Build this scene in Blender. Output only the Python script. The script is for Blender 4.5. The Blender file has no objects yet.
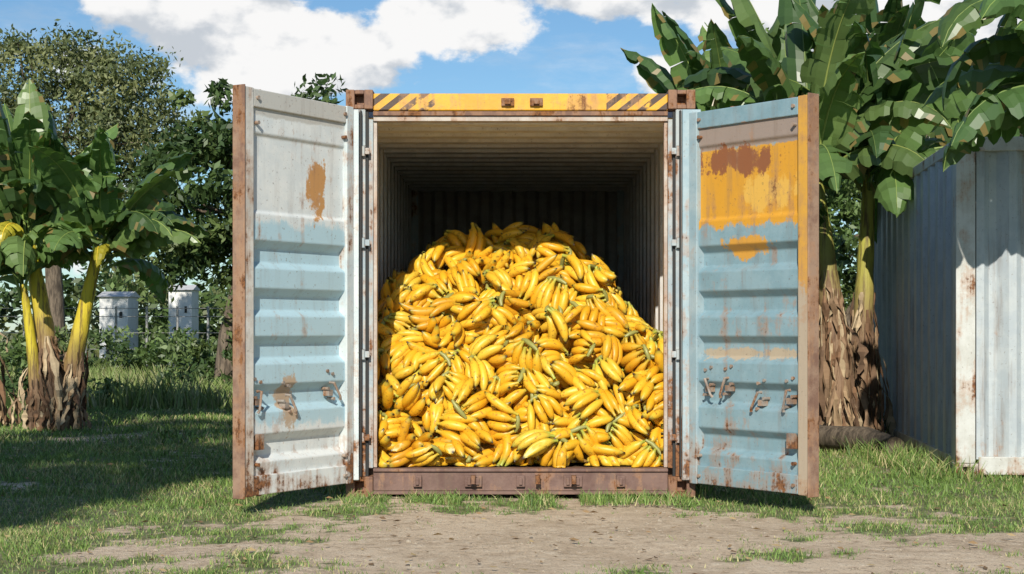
import bpy, math, random
import numpy as np
from mathutils import Vector, Matrix, noise as mnoise

R = random.Random(11)
rng = np.random.default_rng(11)
scene = bpy.context.scene
scene.view_settings.view_transform = 'Standard'
scene.view_settings.look = 'None'
scene.view_settings.exposure = 0

# ------------------------------------------------------------------ helpers
def link(o, parent=None):
    scene.collection.objects.link(o)
    if parent is not None:
        o.parent = parent
    return o

def empty(name, loc=(0, 0, 0), rz=0.0):
    e = bpy.data.objects.new(name, None)
    e.location = loc
    e.rotation_euler = (0, 0, rz)
    e.empty_display_size = 0.2
    return link(e)

def fast_mesh(name, V, F, mat, parent=None, smooth=False, col=None):
    V = np.asarray(V, dtype=np.float32); F = np.asarray(F, dtype=np.int32)
    me = bpy.data.meshes.new(name)
    me.vertices.add(len(V)); me.vertices.foreach_set('co', V.ravel())
    k = F.shape[1]
    me.loops.add(F.size); me.loops.foreach_set('vertex_index', F.ravel())
    me.polygons.add(len(F))
    me.polygons.foreach_set('loop_start', np.arange(0, F.size, k, dtype=np.int32))
    me.polygons.foreach_set('loop_total', np.full(len(F), k, dtype=np.int32))
    if smooth:
        me.polygons.foreach_set('use_smooth', np.ones(len(F), dtype=bool))
    me.update(calc_edges=True)
    if col is not None:
        c = np.asarray(col, dtype=np.float32)
        if c.shape[1] == 3:
            c = np.hstack([c, np.ones((len(c), 1), np.float32)])
        a = me.attributes.new('col', 'FLOAT_COLOR', 'POINT')
        a.data.foreach_set('color', c.ravel())
    me.materials.append(mat)
    o = bpy.data.objects.new(name, me)
    return link(o, parent)

class MB:
    def __init__(s): s.V = []; s.F = []
    def add(s, V, F):
        b = len(s.V); s.V += [tuple(v) for v in V]; s.F += [tuple(i + b for i in f) for f in F]
    def box(s, x0, x1, y0, y1, z0, z1):
        if x0 > x1: x0, x1 = x1, x0
        if y0 > y1: y0, y1 = y1, y0
        if z0 > z1: z0, z1 = z1, z0
        V = [(x0,y0,z0),(x1,y0,z0),(x1,y1,z0),(x0,y1,z0),(x0,y0,z1),(x1,y0,z1),(x1,y1,z1),(x0,y1,z1)]
        s.add(V, [(3,2,1,0),(4,5,6,7),(0,1,5,4),(1,2,6,5),(2,3,7,6),(3,0,4,7)])
    def tube(s, pts, rad, n=8, cap=True):
        V, F = tube(pts, rad, n, cap); s.add(V, F)
    def obj(s, name, mat, parent=None, bevel=0.0, smooth=False):
        me = bpy.data.meshes.new(name); me.from_pydata(s.V, [], s.F); me.update()
        me.materials.append(mat)
        if smooth:
            for p in me.polygons: p.use_smooth = True
        o = link(bpy.data.objects.new(name, me), parent)
        if bevel:
            m = o.modifiers.new('bevel', 'BEVEL'); m.width = bevel; m.segments = 2; m.limit_method = 'ANGLE'
        return o

def tube(pts, rad, n=8, cap=True):
    pts = [Vector(p) for p in pts]
    if not hasattr(rad, '__len__'): rad = [rad] * len(pts)
    V = []; F = []
    up = Vector((0, 0, 1))
    for i, p in enumerate(pts):
        t = (pts[min(i+1, len(pts)-1)] - pts[max(i-1, 0)]).normalized()
        a = t.cross(up)
        if a.length < 0.05: a = t.cross(Vector((0, 1, 0)))
        a.normalize(); b = t.cross(a)
        for k in range(n):
            an = 2*math.pi*k/n
            V.append(tuple(p + (a*math.cos(an) + b*math.sin(an))*rad[i]))
    for i in range(len(pts)-1):
        for k in range(n):
            k2 = (k+1) % n
            F.append((i*n+k, i*n+k2, (i+1)*n+k2, (i+1)*n+k))
    if cap:
        F.append(tuple(range(n))); F.append(tuple((len(pts)-1)*n + k for k in range(n-1, -1, -1)))
    return V, F

# ------------------------------------------------------------------ nodes
def newmat(name):
    m = bpy.data.materials.new(name); m.use_nodes = True
    nt = m.node_tree; b = nt.nodes['Principled BSDF']
    return m, nt, b

def setin(nt, sock, v):
    if isinstance(v, bpy.types.NodeSocket): nt.links.new(v, sock)
    elif isinstance(v, (tuple, list)):
        if len(v) == 3 and sock.type == 'RGBA': v = (*v, 1)
        sock.default_value = v
    else: sock.default_value = v

def mth(nt, op, a, b=0.0, c=0.0, clamp=False):
    n = nt.nodes.new('ShaderNodeMath'); n.operation = op; n.use_clamp = clamp
    setin(nt, n.inputs[0], a); setin(nt, n.inputs[1], b); setin(nt, n.inputs[2], c)
    return n.outputs[0]

def vmul(nt, v, s):
    n = nt.nodes.new('ShaderNodeVectorMath'); n.operation = 'MULTIPLY'
    setin(nt, n.inputs[0], v); n.inputs[1].default_value = s
    return n.outputs[0]

def nz(nt, v, scale, detail=4, rough=0.6, out=0):
    n = nt.nodes.new('ShaderNodeTexNoise'); setin(nt, n.inputs['Vector'], v)
    n.inputs['Scale'].default_value = scale; n.inputs['Detail'].default_value = detail
    n.inputs['Roughness'].default_value = rough
    return n.outputs[out]

def mr(nt, v, a, b, c=0.0, d=1.0, smooth=True):
    n = nt.nodes.new('ShaderNodeMapRange'); n.interpolation_type = 'SMOOTHSTEP' if smooth else 'LINEAR'
    setin(nt, n.inputs[0], v)
    for i, x in enumerate((a, b, c, d)): n.inputs[i+1].default_value = x
    return n.outputs[0]

def mix(nt, f, a, b, mode='MIX'):
    n = nt.nodes.new('ShaderNodeMix'); n.data_type = 'RGBA'; n.blend_type = mode
    setin(nt, n.inputs[0], f); setin(nt, n.inputs[6], a); setin(nt, n.inputs[7], b)
    return n.outputs[2]

def objco(nt):
    return nt.nodes.new('ShaderNodeTexCoord').outputs['Object']

def sep(nt, v):
    n = nt.nodes.new('ShaderNodeSeparateXYZ'); setin(nt, n.inputs[0], v); return n.outputs

def bump(nt, b, h, s=0.3, d=0.01):
    n = nt.nodes.new('ShaderNodeBump'); n.inputs['Strength'].default_value = s
    n.inputs['Distance'].default_value = d; setin(nt, n.inputs['Height'], h)
    nt.links.new(n.outputs[0], b.inputs['Normal'])

RUSTA = (0.075, 0.032, 0.017); RUSTB = (0.28, 0.12, 0.045)

def paint(name, base, base2, rust=0.5, zones=(), streaks=0.5, bottom=None, rough=0.5, seed=0.0, stripes=False):
    """weathered painted steel; zones: (x0,x1,z0,z1,color,jag)"""
    m, nt, b = newmat(name)
    co = objco(nt)
    off = nt.nodes.new('ShaderNodeVectorMath'); off.operation = 'ADD'
    nt.links.new(co, off.inputs[0]); off.inputs[1].default_value = (seed, seed*1.7, seed*0.6)
    cs = off.outputs[0]
    X, Y, Z = sep(nt, co)
    edge = nz(nt, cs, 4.2, 6, 0.72)
    rn = nz(nt, cs, 3.3, 8, 0.74)
    rs = nz(nt, vmul(nt, cs, (11, 11, 1.0)), 1.1, 6, 0.66)
    sp = nz(nt, cs, 45, 3, 0.7)
    c = mix(nt, mr(nt, edge, 0.38, 0.62), base, base2)
    jn = mth(nt, 'SUBTRACT', mth(nt, 'ADD', mth(nt, 'ADD', edge, mth(nt, 'MULTIPLY', rs, 0.8)), mth(nt, 'MULTIPLY', sp, .3)), 1.05)
    for (x0, x1, z0, z1, colr, jag) in zones:
        dx = mth(nt, 'DIVIDE', mth(nt, 'ABSOLUTE', mth(nt, 'SUBTRACT', X, (x0+x1)/2)), (x1-x0)/2)
        dz = mth(nt, 'DIVIDE', mth(nt, 'ABSOLUTE', mth(nt, 'SUBTRACT', Z, (z0+z1)/2)), (z1-z0)/2)
        if jag >= 1: dd = mth(nt, 'SQRT', mth(nt, 'ADD', mth(nt, 'MULTIPLY', dx, dx), mth(nt, 'MULTIPLY', dz, dz)))
        else: dd = mth(nt, 'MAXIMUM', dx, dz)
        d = mth(nt, 'ADD', dd, mth(nt, 'MULTIPLY', jn, jag*2.0))
        f = mr(nt, d, 1.03, 0.94 if jag < 1 else 0.75)
        c = mix(nt, f, c, colr)
    if stripes:
        w = mth(nt, 'FRACT', mth(nt, 'MULTIPLY', mth(nt, 'ADD', mth(nt, 'MULTIPLY', X, -1.0), mth(nt, 'MULTIPLY', Z, 1.3)), 7.2))
        s = mth(nt, 'LESS_THAN', w, 0.48)
        s = mth(nt, 'MULTIPLY', s, mth(nt, 'GREATER_THAN', mth(nt, 'ABSOLUTE', X), 0.60))
        s = mth(nt, 'MULTIPLY', s, mr(nt, edge, 0.34, 0.42))
        c = mix(nt, s, c, (0.06, 0.03, 0.018))
    c = mix(nt, mth(nt, 'MULTIPLY', mr(nt, rs, 0.48, 0.72), streaks*0.55), c, (0.20, 0.14, 0.10))
    f = mth(nt, 'ADD', mth(nt, 'MULTIPLY', rn, 0.62), mth(nt, 'MULTIPLY', rs, 0.38))
    if bottom is not None:
        f = mth(nt, 'ADD', f, mr(nt, Z, bottom[1], bottom[0], 0, 0.10))
    th = 0.70 - 0.24*rust
    rf = mr(nt, f, th, th+0.05)
    rc = mix(nt, mr(nt, sp, 0.3, 0.65), RUSTA, RUSTB)
    halo = mr(nt, f, th-0.06, th)
    c = mix(nt, mth(nt, 'MULTIPLY', halo, 0.40), c, (0.42, 0.22, 0.11))
    c = mix(nt, rf, c, rc)
    c = mix(nt, mr(nt, sp, 0.62, 0.70, 0, 0.5), c, (0.14, 0.09, 0.06))
    nt.links.new(c, b.inputs['Base Color'])
    setin(nt, b.inputs['Roughness'], mth(nt, 'ADD', rough, mth(nt, 'MULTIPLY', rf, 0.35), clamp=True))
    h = mth(nt, 'ADD', mth(nt, 'MULTIPLY', rf, -0.5), mth(nt, 'MULTIPLY', rn, 0.9))
    bump(nt, b, h, 0.35, 0.012)
    return m

def attr(nt, name='col'):
    n = nt.nodes.new('ShaderNodeAttribute'); n.attribute_name = name; return n.outputs['Color']

def leafmat(name, trans=0.3, rough=0.5, noisy=False):
    m, nt, b = newmat(name)
    c = attr(nt)
    if noisy: c = mix(nt, mr(nt, nz(nt, objco(nt), 7, 3, 0.6), 0.35, 0.7, 0, 0.6), c, (0.45, 0.42, 0.36), 'MULTIPLY')
    nt.links.new(c, b.inputs['Base Color']); b.inputs['Roughness'].default_value = rough
    if trans > 0:
        t = nt.nodes.new('ShaderNodeBsdfTranslucent')
        c2 = mix(nt, 1.0, c, (1.0, 1.15, 0.5), 'MULTIPLY'); nt.links.new(c2, t.inputs['Color'])
        ms = nt.nodes.new('ShaderNodeMixShader'); ms.inputs[0].default_value = trans
        nt.links.new(b.outputs[0], ms.inputs[1]); nt.links.new(t.outputs[0], ms.inputs[2])
        nt.links.new(ms.outputs[0], nt.nodes['Material Output'].inputs['Surface'])
    return m

# ------------------------------------------------------------------ camera
cam_d = bpy.data.cameras.new('camera'); cam = bpy.data.objects.new('camera', cam_d); link(cam)
cam.location = (-0.06, -11, 1.17); cam.rotation_euler = (math.radians(90), 0, 0)
cam_d.sensor_width = 36; cam_d.lens = 55.3; cam_d.shift_y = 43/1024; cam_d.clip_end = 3000
scene.camera = cam

# ------------------------------------------------------------------ light
SE = math.radians(31); AZ = Vector((-0.10, -1.0)).normalized()
sd = Vector((AZ.x*math.cos(SE), AZ.y*math.cos(SE), math.sin(SE)))
sun_d = bpy.data.lights.new('sun', 'SUN'); sun_d.energy = 5.0; sun_d.angle = math.radians(0.5); sun_d.color = (1.0, 0.94, 0.83)
sun = bpy.data.objects.new('sun', sun_d); link(sun); sun.rotation_euler = (-sd).to_track_quat('-Z', 'Y').to_euler(); sun.location = (-6, -20, 14)

w = bpy.data.worlds.new('World'); scene.world = w; w.use_nodes = True
nt = w.node_tree; bg = nt.nodes['Background']
sky = nt.nodes.new('ShaderNodeTexSky'); sky.sky_type = 'NISHITA'; sky.sun_disc = False
sky.sun_elevation = SE; sky.sun_rotation = math.atan2(AZ.x, AZ.y); sky.air_density = 1.0; sky.dust_density = 0.3; sky.ozone_density = 2.5; sky.altitude = 500
tc = nt.nodes.new('ShaderNodeTexCoord').outputs['Generated']
X, Y, Z = sep(nt, tc)
blobs = [(-.185,.190,.085,.045),(-.115,.175,.05,.034),(-.03,.20,.06,.026),(.06,.213,.10,.020),(.14,.208,.06,.022),(.23,.195,.11,.045),(.098,.160,.020,.012),(.33,.15,.08,.07),(-.38,.17,.06,.03)]
tot = None
for (bx, bz, rx, rz) in blobs:
    dx = mth(nt, 'DIVIDE', mth(nt, 'SUBTRACT', X, bx), rx); dz = mth(nt, 'DIVIDE', mth(nt, 'SUBTRACT', Z, bz), rz)
    d = mth(nt, 'SQRT', mth(nt, 'ADD', mth(nt, 'MULTIPLY', dx, dx), mth(nt, 'MULTIPLY', dz, dz)))
    bl = mr(nt, d, 1.7, 0.2)
    tot = bl if tot is None else mth(nt, 'MAXIMUM', tot, bl)
cn = nz(nt, vmul(nt, tc, (1, 1, 1.5)), 17, 7, 0.58)
dens = mth(nt, 'ADD', cn, mth(nt, 'MULTIPLY', tot, 0.36))
cf = mr(nt, dens, 0.62, 0.74)
wisp = mr(nt, nz(nt, vmul(nt, tc, (1, 1, 3.5)), 9, 6, 0.65), 0.46, 0.74, 0, 0.30)
cf = mth(nt, 'MAXIMUM', cf, wisp)
off = nt.nodes.new('ShaderNodeVectorMath'); off.operation = 'ADD'; nt.links.new(vmul(nt, tc, (1,1,1.5)), off.inputs[0]); off.inputs[1].default_value = (0.0, 0, 0.025)
cn2 = nz(nt, off.outputs[0], 17, 4, 0.55)
shade = mr(nt, mth(nt, 'SUBTRACT', cn2, cn), -0.05, 0.15)
ccol = mix(nt, shade, (8.8, 8.75, 8.7), (5.3, 5.7, 6.2))
skc = mix(nt, 1.0, sky.outputs[0], (0.70, 0.88, 0.96), 'MULTIPLY')
fin = mix(nt, cf, skc, ccol)
nt.links.new(fin, bg.inputs['Color']); bg.inputs['Strength'].default_value = 0.108

# ------------------------------------------------------------------ ground
def sstep(a, b, x):
    t = max(0.0, min(1.0, (x-a)/(b-a))); return t*t*(3-2*t)

def dirtness(x, y):
    n = mnoise.noise((x*0.9, y*0.9, 3.1))*0.45 + mnoise.noise((x*2.6, y*2.6, 7.7))*0.6 + mnoise.noise((x*7, y*7, 1.7))*0.45
    e = math.sqrt(((x-0.45)/2.4)**2 + ((y+2.2)/2.7)**2)
    d = 1.18 - e + n*1.0
    e2 = math.sqrt(((x-2.4)/1.7)**2 + ((y+2.1)/0.8)**2); d = max(d, 0.9 - e2 + n*0.8)
    e3 = math.sqrt(((x+4.6)/1.0)**2 + ((y-6.0)/1.5)**2); d = max(d, 0.5 - e3*0.6 + n*0.7)
    e4 = math.sqrt(((x+1.9)/1.3)**2 + ((y+2.6)/0.6)**2); d = max(d, 0.75 - e4 + n*0.9)
    d = max(d, 0.02+n*0.8)
    return sstep(0.05, 0.75, d)

def gz(x, y):
    return 0.012*mnoise.noise((x*1.3, y*1.3, 0.5)) * 1.0 + 0.02*mnoise.noise((x*0.4, y*0.4, 9)) - 0.01

def axis(n, core, far):
    t = np.linspace(-1, 1, n)
    return np.sign(t)*(core*np.abs(t) + (far-core)*np.abs(t)**9)
gx = axis(300, 9, 900); gy = axis(300, 11, 900) + 3
GX, GY = np.meshgrid(gx, gy)
V = np.zeros((GX.size, 3), np.float32); colg = np.zeros((GX.size, 3), np.float32)
V[:, 0] = GX.ravel(); V[:, 1] = GY.ravel()
for i in range(len(V)):
    x, y = float(V[i, 0]), float(V[i, 1])
    if abs(x) < 30 and abs(y) < 40:
        V[i, 2] = gz(x, y)
        colg[i] = (dirtness(x, y), 0, 0)
nx = len(gx); ii, jj = np.meshgrid(np.arange(nx-1), np.arange(len(gy)-1)); b0 = (jj*nx+ii).ravel()
F = np.stack([b0, b0+1, b0+nx+1, b0+nx], 1)
m, nt, b = newmat('soil_and_turf')
co = objco(nt); a = sep(nt, attr(nt))[0]
n1 = nz(nt, co, 1.5, 5, 0.65); n2 = nz(nt, co, 11, 6, 0.72); n3 = nz(nt, co, 60, 4, 0.7)
dirt = mix(nt, mr(nt, n1, 0.35, 0.65), (0.64, 0.51, 0.365), (0.50, 0.385, 0.265))
dirt = mix(nt, mr(nt, n2, 0.5, 0.70, 0, 0.75), dirt, (0.75, 0.64, 0.49))
dirt = mix(nt, mr(nt, n2, 0.47, 0.33, 0, 0.75), dirt, (0.29, 0.20, 0.13))
dirt = mix(nt, mr(nt, n3, 0.55, 0.65, 0, 0.7), dirt, (0.18, 0.13, 0.09))
turf = mix(nt, mr(nt, n2, 0.35, 0.65), (0.085, 0.105, 0.035), (0.22, 0.22, 0.10))
f = mr(nt, mth(nt, 'ADD', a, mth(nt, 'MULTIPLY', mth(nt, 'SUBTRACT', n2, 0.5), 1.5)), 0.12, 0.55)
nt.links.new(mix(nt, f, turf, dirt), b.inputs['Base Color']); b.inputs['Roughness'].default_value = 0.95
bump(nt, b, mth(nt, 'ADD', n2, mth(nt, 'MULTIPLY', n3, 0.5)), 0.8, 0.03)
fast_mesh('ground', V, F, m, smooth=True, col=colg)

# grass blades -------------------------------------------------------------
def blades(pts, hs, ws, cols, lean=0.6):
    n = len(pts); pts = np.array(pts, np.float32); hs = np.array(hs, np.float32); ws = np.array(ws, np.float32)
    an = rng.uniform(0, 2*np.pi, n); an2 = rng.uniform(0, 2*np.pi, n); ln = rng.uniform(0.1, lean, n)*hs
    side = np.stack([np.cos(an), np.sin(an), np.zeros(n)], 1)*ws[:, None]
    d = np.stack([np.cos(an2)*ln, np.sin(an2)*ln, np.zeros(n)], 1)
    up = np.zeros((n, 3)); up[:, 2] = hs
    v0 = pts-side; v1 = pts+side
    v2 = pts+side*0.7+d*0.35+up*0.55; v3 = pts-side*0.7+d*0.35+up*0.55
    v4 = pts+d+up
    V = np.stack([v0, v1, v2, v3, v4, v4], 1)
    V[:, 5] = v4 - side*0.15
    V[:, 4] = v4 + side*0.15
    b = np.arange(n)*6
    F = np.concatenate([np.stack([b, b+1, b+2, b+3], 1), np.stack([b+3, b+2, b+4, b+5], 1)])
    c = np.repeat(np.array(cols, np.float32), 6, axis=0)
    return V.reshape(-1, 3), F, c

P = []; H = []; W = []; C = []
def gcol(x=0, y=0):
    k = R.random() - 0.35*mnoise.noise((x*0.8, y*0.8, 33))
    if k < 0.17: c = (0.38, 0.34, 0.16)
    elif k < 0.58: c = (0.18, 0.27, 0.06)
    else: c = (0.10, 0.18, 0.035)
    s = R.uniform(0.7, 1.35); return tuple(v*s for v in c)
def in_box(x, y):
    if -1.2 < x < 1.2 and -0.02 < y < 6.1: return True
    if x > 3.5 and 1.5 < y < 7.5 and x > 3.43 + (y-1.4)*0.1: return True
    return False
def scatter(n, y0, y1, hm, wm, xl=None, pad=0.35):
    for _ in range(n):
        y = R.uniform(y0, y1); hw = (y+11)*0.345+pad
        x = R.uniform(-hw, hw)-0.06
        if in_box(x, y): continue
        d = dirtness(x, y)
        g = 0.5+0.5*mnoise.noise((x*1.7, y*1.7, 20))
        g2 = mnoise.noise((x*3.3, y*3.3, 44))
        tuft = mnoise.noise((x*4, y*4, 4.2))
        if R.random() < d*1.35 - (0.45 if tuft > 0.34 else 0): continue
        if R.random() > 0.25+0.9*g+0.5*g2: continue
        P.append((x, y, gz(x, y)-0.004)); H.append(hm*R.uniform(0.45, 1.3)*(0.6+0.7*g)*(1-0.5*d)); W.append(wm*R.uniform(0.6, 1.3)); C.append(gcol(x, y))
scatter(115000, -4.2, 0.2, 0.034, 0.0030)
scatter(95000, 0.2, 5, 0.050, 0.0045)
scatter(65000, 5, 13, 0.07, 0.008)
scatter(40000, 13, 34, 0.12, 0.016)
for _ in range(3500):
    s = R.choice([-1, 1]); x = s*R.uniform(1.2, 1.35); y = R.uniform(0, 6)
    if R.random() < 0.6: x = R.uniform(3.1, 3.55); y = R.uniform(1.0, 6)
    P.append((x, y, -0.01)); H.append(R.uniform(0.06, 0.2)); W.append(0.005); C.append(gcol())
for _ in range(4200):
    x = R.gauss(0, 1.4); y = R.uniform(-0.45, -0.02)
    if mnoise.noise((x*2.5, 2, 2)) < 0.0: continue
    P.append((x, y, -0.01)); H.append(R.uniform(0.02, 0.085)); W.append(0.0035); C.append(gcol())
V, F, C2 = blades(P, H, W, C, 1.1)
grassmat = leafmat('grass_blade', 0.0, 0.6)
fast_mesh('grass', V, F, grassmat, col=C2)

P = []; H = []; W = []; C = []
for _ in range(26000):
    y = R.uniform(12, 24); x = R.uniform(-13, -3.2)
    k = mnoise.noise((x*0.7, y*0.7, 1))
    if k < -0.15: continue
    P.append((x, y, 0)); H.append(R.uniform(0.2, 0.5)*(0.7+k)); W.append(R.uniform(0.01, 0.02))
    c = R.choice([(0.18, 0.25, 0.06), (0.23, 0.29, 0.09), (0.13, 0.19, 0.045), (0.32, 0.32, 0.15)]); C.append(c)
for _ in range(5000):
    y = R.uniform(5, 12); x = R.uniform(2.0, 3.9)
    P.append((x, y, 0)); H.append(R.uniform(0.15, 0.45)); W.append(R.uniform(0.006, 0.012)); C.append((0.07, 0.11, 0.025))
V, F, C2 = blades(P, H, W, C, 0.8)
fast_mesh('tall_weeds', V, F, grassmat, col=C2)

mb = MB()
for _ in range(1100):
    x = R.uniform(-3.2, 3.4); y = R.uniform(-4, -0.2)
    if dirtness(x, y) < 0.4: continue
    r = R.uniform(0.003, 0.010) * (1.8 if R.random() < 0.05 else 1)
    z = gz(x, y)
    pts = [(x+R.uniform(-1,1)*r*0.2, y, z-r*0.4), (x, y, z+r*0.2), (x+r*0.2, y, z+r*0.8)]
    mb.tube(pts, [r*0.8, r*1.1, r*0.5], 6)
m, nt, b = newmat('pebble'); n = nz(nt, objco(nt), 9, 4)
nt.links.new(mix(nt, n, (0.22, 0.17, 0.12), (0.52, 0.45, 0.35)), b.inputs['Base Color']); b.inputs['Roughness'].default_value = 0.9
mb.obj('gravel', m)

V = []; F = []; C = []
for _ in range(1100):
    y = R.uniform(-3.8, 6); hw = (y+11)*.33; x = R.uniform(-hw, hw)
    if in_box(x, y): continue
    r = R.uniform(.010, .034); a = R.uniform(0, 6.28); z = gz(x, y)+R.uniform(.004, .03)
    dx, dy = math.cos(a)*r, math.sin(a)*r; k = len(V); h1 = R.uniform(0, r*.5)
    V += [(x-dx, y-dy, z), (x+dy*.4, y-dx*.4, z+h1), (x+dx, y+dy, z+R.uniform(0, r*.4)), (x-dy*.4, y+dx*.4, z)]
    F.append((k, k+1, k+2, k+3)); c = R.choice([(.30, .19, .09), (.40, .29, .14), (.16, .10, .05)]); C += [c]*4
fast_mesh('leaf_litter', V, F, leafmat('litter', 0, .8), col=C)

# ------------------------------------------------------------------ container
def corr_profile(a0, a1, period=0.278, depth=0.036, flat=0.072, slope=0.067):
    pts = []; a = a0
    while a < a1:
        for (da, dd) in ((0, 0), (flat, 0), (flat+slope, depth), (flat*2+slope, depth)):
            if a+da < a1: pts.append((a+da, dd))
        a += period
    pts.append((a1, 0)); return pts

def corr_wall(mb, axis_, prof, fixed, sign, z0, z1):
    V = []
    for (a, d) in prof:
        for z in (z0, z1):
            if axis_ == 'y': V.append((fixed+sign*d, a, z))
            elif axis_ == 'x': V.append((a, fixed+sign*d, z))
    F = [(2*i, 2*i+2, 2*i+3, 2*i+1) for i in range(len(prof)-1)]
    mb.add(V, F)

def corr_roof(mb, prof, x0, x1, z, sign):
    V = []
    for (a, d) in prof: V += [(x0, a, z+sign*d), (x1, a, z+sign*d)]
    mb.add(V, [(2*i, 2*i+2, 2*i+3, 2*i+1) for i in range(len(prof)-1)])

rust_m = paint('rusted_steel', (0.15, 0.075, 0.05), (0.20, 0.11, 0.075), 0.8, streaks=0.5, rough=0.7)
strip_m = paint('gasket_strip_steel', (0.34, 0.22, 0.15), (0.20, 0.11, 0.075), 0.75, streaks=0.5, rough=0.7, seed=17)
sill_m = paint('rusty_primer', (0.20, 0.12, 0.095), (0.13, 0.07, 0.055), 0.55, streaks=0.9, rough=0.65, seed=3)
frame_m = paint('frame_blue_paint', (0.30, 0.37, 0.41), (0.42, 0.46, 0.46), 0.66, streaks=0.6, bottom=(0.1, 1.0), seed=5)
head_m = paint('header_yellow_paint', (0.76, 0.40, 0.02), (0.66, 0.32, 0.02), 0.55, streaks=0.6, stripes=True, seed=2)
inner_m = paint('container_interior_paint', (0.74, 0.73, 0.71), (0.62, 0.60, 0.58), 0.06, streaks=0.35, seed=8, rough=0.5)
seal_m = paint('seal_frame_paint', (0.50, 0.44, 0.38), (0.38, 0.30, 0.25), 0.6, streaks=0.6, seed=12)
endw_m = paint('end_wall_shaded_paint', (0.36, 0.35, 0.34), (0.28, 0.27, 0.26), 0.2, streaks=0.5, seed=19, rough=0.6)  # darker copy of the interior paint; shade at the container's back put into its colour
m, nt, b = newmat('black_rubber'); b.inputs['Base Color'].default_value = (0.02, 0.02, 0.02, 1); b.inputs['Roughness'].default_value = 0.7; rubber = m
m, nt, b = newmat('plywood_floor'); nt.links.new(mix(nt, nz(nt, vmul(nt, objco(nt), (14, 1, 1)), 2, 4), (0.10, 0.06, 0.035), (0.20, 0.13, 0.08)), b.inputs['Base Color']); ply = m

LEN = 6.05; HT = 2.85
cont = empty('shipping_container')

def casting(mb, cx, cy, z0, z1, sx, fy, hole=True, d=0.17, w_=0.175):
    x0, x1 = cx, cx+sx*w_
    if x0 > x1: x0, x1 = x1, x0
    y0, y1 = (cy, cy+fy*d)
    hx0 = x0+w_*0.33; hx1 = x1-w_*0.33; zc = (z0+z1)/2; hh = (z1-z0)*0.27
    mb.box(x0, hx0, y0, y1, z0, z1); mb.box(hx1, x1, y0, y1, z0, z1)
    e = 0.0012
    mb.box(hx0, hx1, y0+fy*e, y1-fy*e, z0+e, zc-hh); mb.box(hx0, hx1, y0+fy*e, y1-fy*e, zc+hh, z1-e)
    mb.box(hx0, hx1, y0+fy*0.09, y1-fy*e*2, zc-hh, zc+hh)

mb = MB()
for sx in (-1, 1):
    for (z0, z1) in ((0.0, 0.145), (HT-0.135, HT)):
        casting(mb, sx*1.222, -0.012, z0, z1, -sx, 1, w_=0.19)
        casting(mb, sx*1.222, LEN+0.01, z0, z1, -sx, -1, w_=0.19)
mb.obj('corner_castings', rust_m, cont, 0.006)
mb = MB()
for sx in (-1, 1):
    mb.box(sx*1.215, sx*1.085, 0.0, 0.15, 0.145, HT-0.136)
    mb.box(sx*1.085, sx*1.035, 0.045, 0.12, 0.2, HT-0.2)
    mb.box(sx*1.215, sx*1.07, LEN-0.14, LEN, 0.145, HT-0.136)
    mb.box(sx*1.218, sx*1.175, 0.16, LEN-0.15, HT-0.14, HT-0.02)
    mb.box(sx*1.218, sx*1.175, 0.16, LEN-0.15, 0.04, 0.19)
mb.obj('corner_posts_and_rails', frame_m, cont, 0.004)
mb = MB(); mb.box(-1.03, 1.03, 0.0, 0.13, 2.705, 2.825)
mb.obj('header_beam', head_m, cont, 0.008)
mb = MB(); mb.box(-1.032, 1.032, 0.012, 0.12, 2.672, 2.703); mb.obj('header_rust_lip', rust_m, cont, 0.003)
mb = MB(); mb.box(-1.032, 1.032, 0.03, 0.12, 2.635, 2.67)
for sx in (-1, 1): mb.box(sx*1.033, sx*1.008, 0.05, 0.11, 0.205, 2.633)
mb.obj('door_seal_frame', seal_m, cont, 0.003)
mb = MB()
for sx in (-1, 1):
    mb.box(sx*1.084, sx*1.066, 0.02, 0.044, 0.13, 2.70)
mb.obj('post_gasket', rubber, cont)
mb = MB(); mb.box(-1.03, 1.03, 0.0, 0.14, 0.045, 0.178); mb.box(-1.03, 1.03, -0.018, 0.12, 0.18, 0.202)
mb.box(-1.03, 1.03, -0.010, 0.1, 0.02, 0.043)
for x in (-0.72, -0.36, -0.30, 0.0, 0.33, 0.40, 0.70):
    mb.box(x-0.03, x+0.03, -0.03, -0.002, 0.075, 0.155)
    mb.box(x-0.012, x+0.012, -0.045, -0.031, 0.09, 0.14)
mb.obj('door_sill', sill_m, cont, 0.004)
mb = MB()
for x in (-0.09, 0.11):
    mb.box(x-0.045, x+0.045, -0.022, -0.001, 2.735, 2.79); mb.box(x-0.02, x+0.02, -0.045, -0.023, 2.745, 2.78)
for x in (-0.33, 0.37, 0.12):
    mb.tube([(x, -0.06, 0.10), (x, -0.06, 0.16)], 0.018, 8)
mb.obj('lock_keepers', rust_m, cont, 0.003)
mb = MB(); pr = corr_profile(0.15, LEN-0.05, .40, .06, .16, .04)
for sx in (-1, 1): corr_wall(mb, 'y', pr, sx*1.140, sx, 0.19, HT-0.03)
mb.obj('corrugated_side_walls', inner_m, cont)
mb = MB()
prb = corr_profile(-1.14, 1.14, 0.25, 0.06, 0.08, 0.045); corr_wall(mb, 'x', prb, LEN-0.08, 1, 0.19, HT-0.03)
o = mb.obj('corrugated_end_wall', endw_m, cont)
mb = MB(); corr_roof(mb, corr_profile(0.12, LEN-0.02, 0.36, 0.08, 0.14, 0.035), -1.2, 1.2, 2.67, 1)
mb.obj('corrugated_roof', inner_m, cont)
mb = MB(); mb.box(-1.14, 1.14, 0.141, LEN-0.08, 0.14, 0.195); mb.obj('floor', ply, cont)
hst_l = paint('hinge_stile_paint', (0.50, 0.57, 0.59), (0.60, 0.64, 0.63), 0.55, streaks=0.5, bottom=(0.1, 0.6), seed=21)
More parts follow.
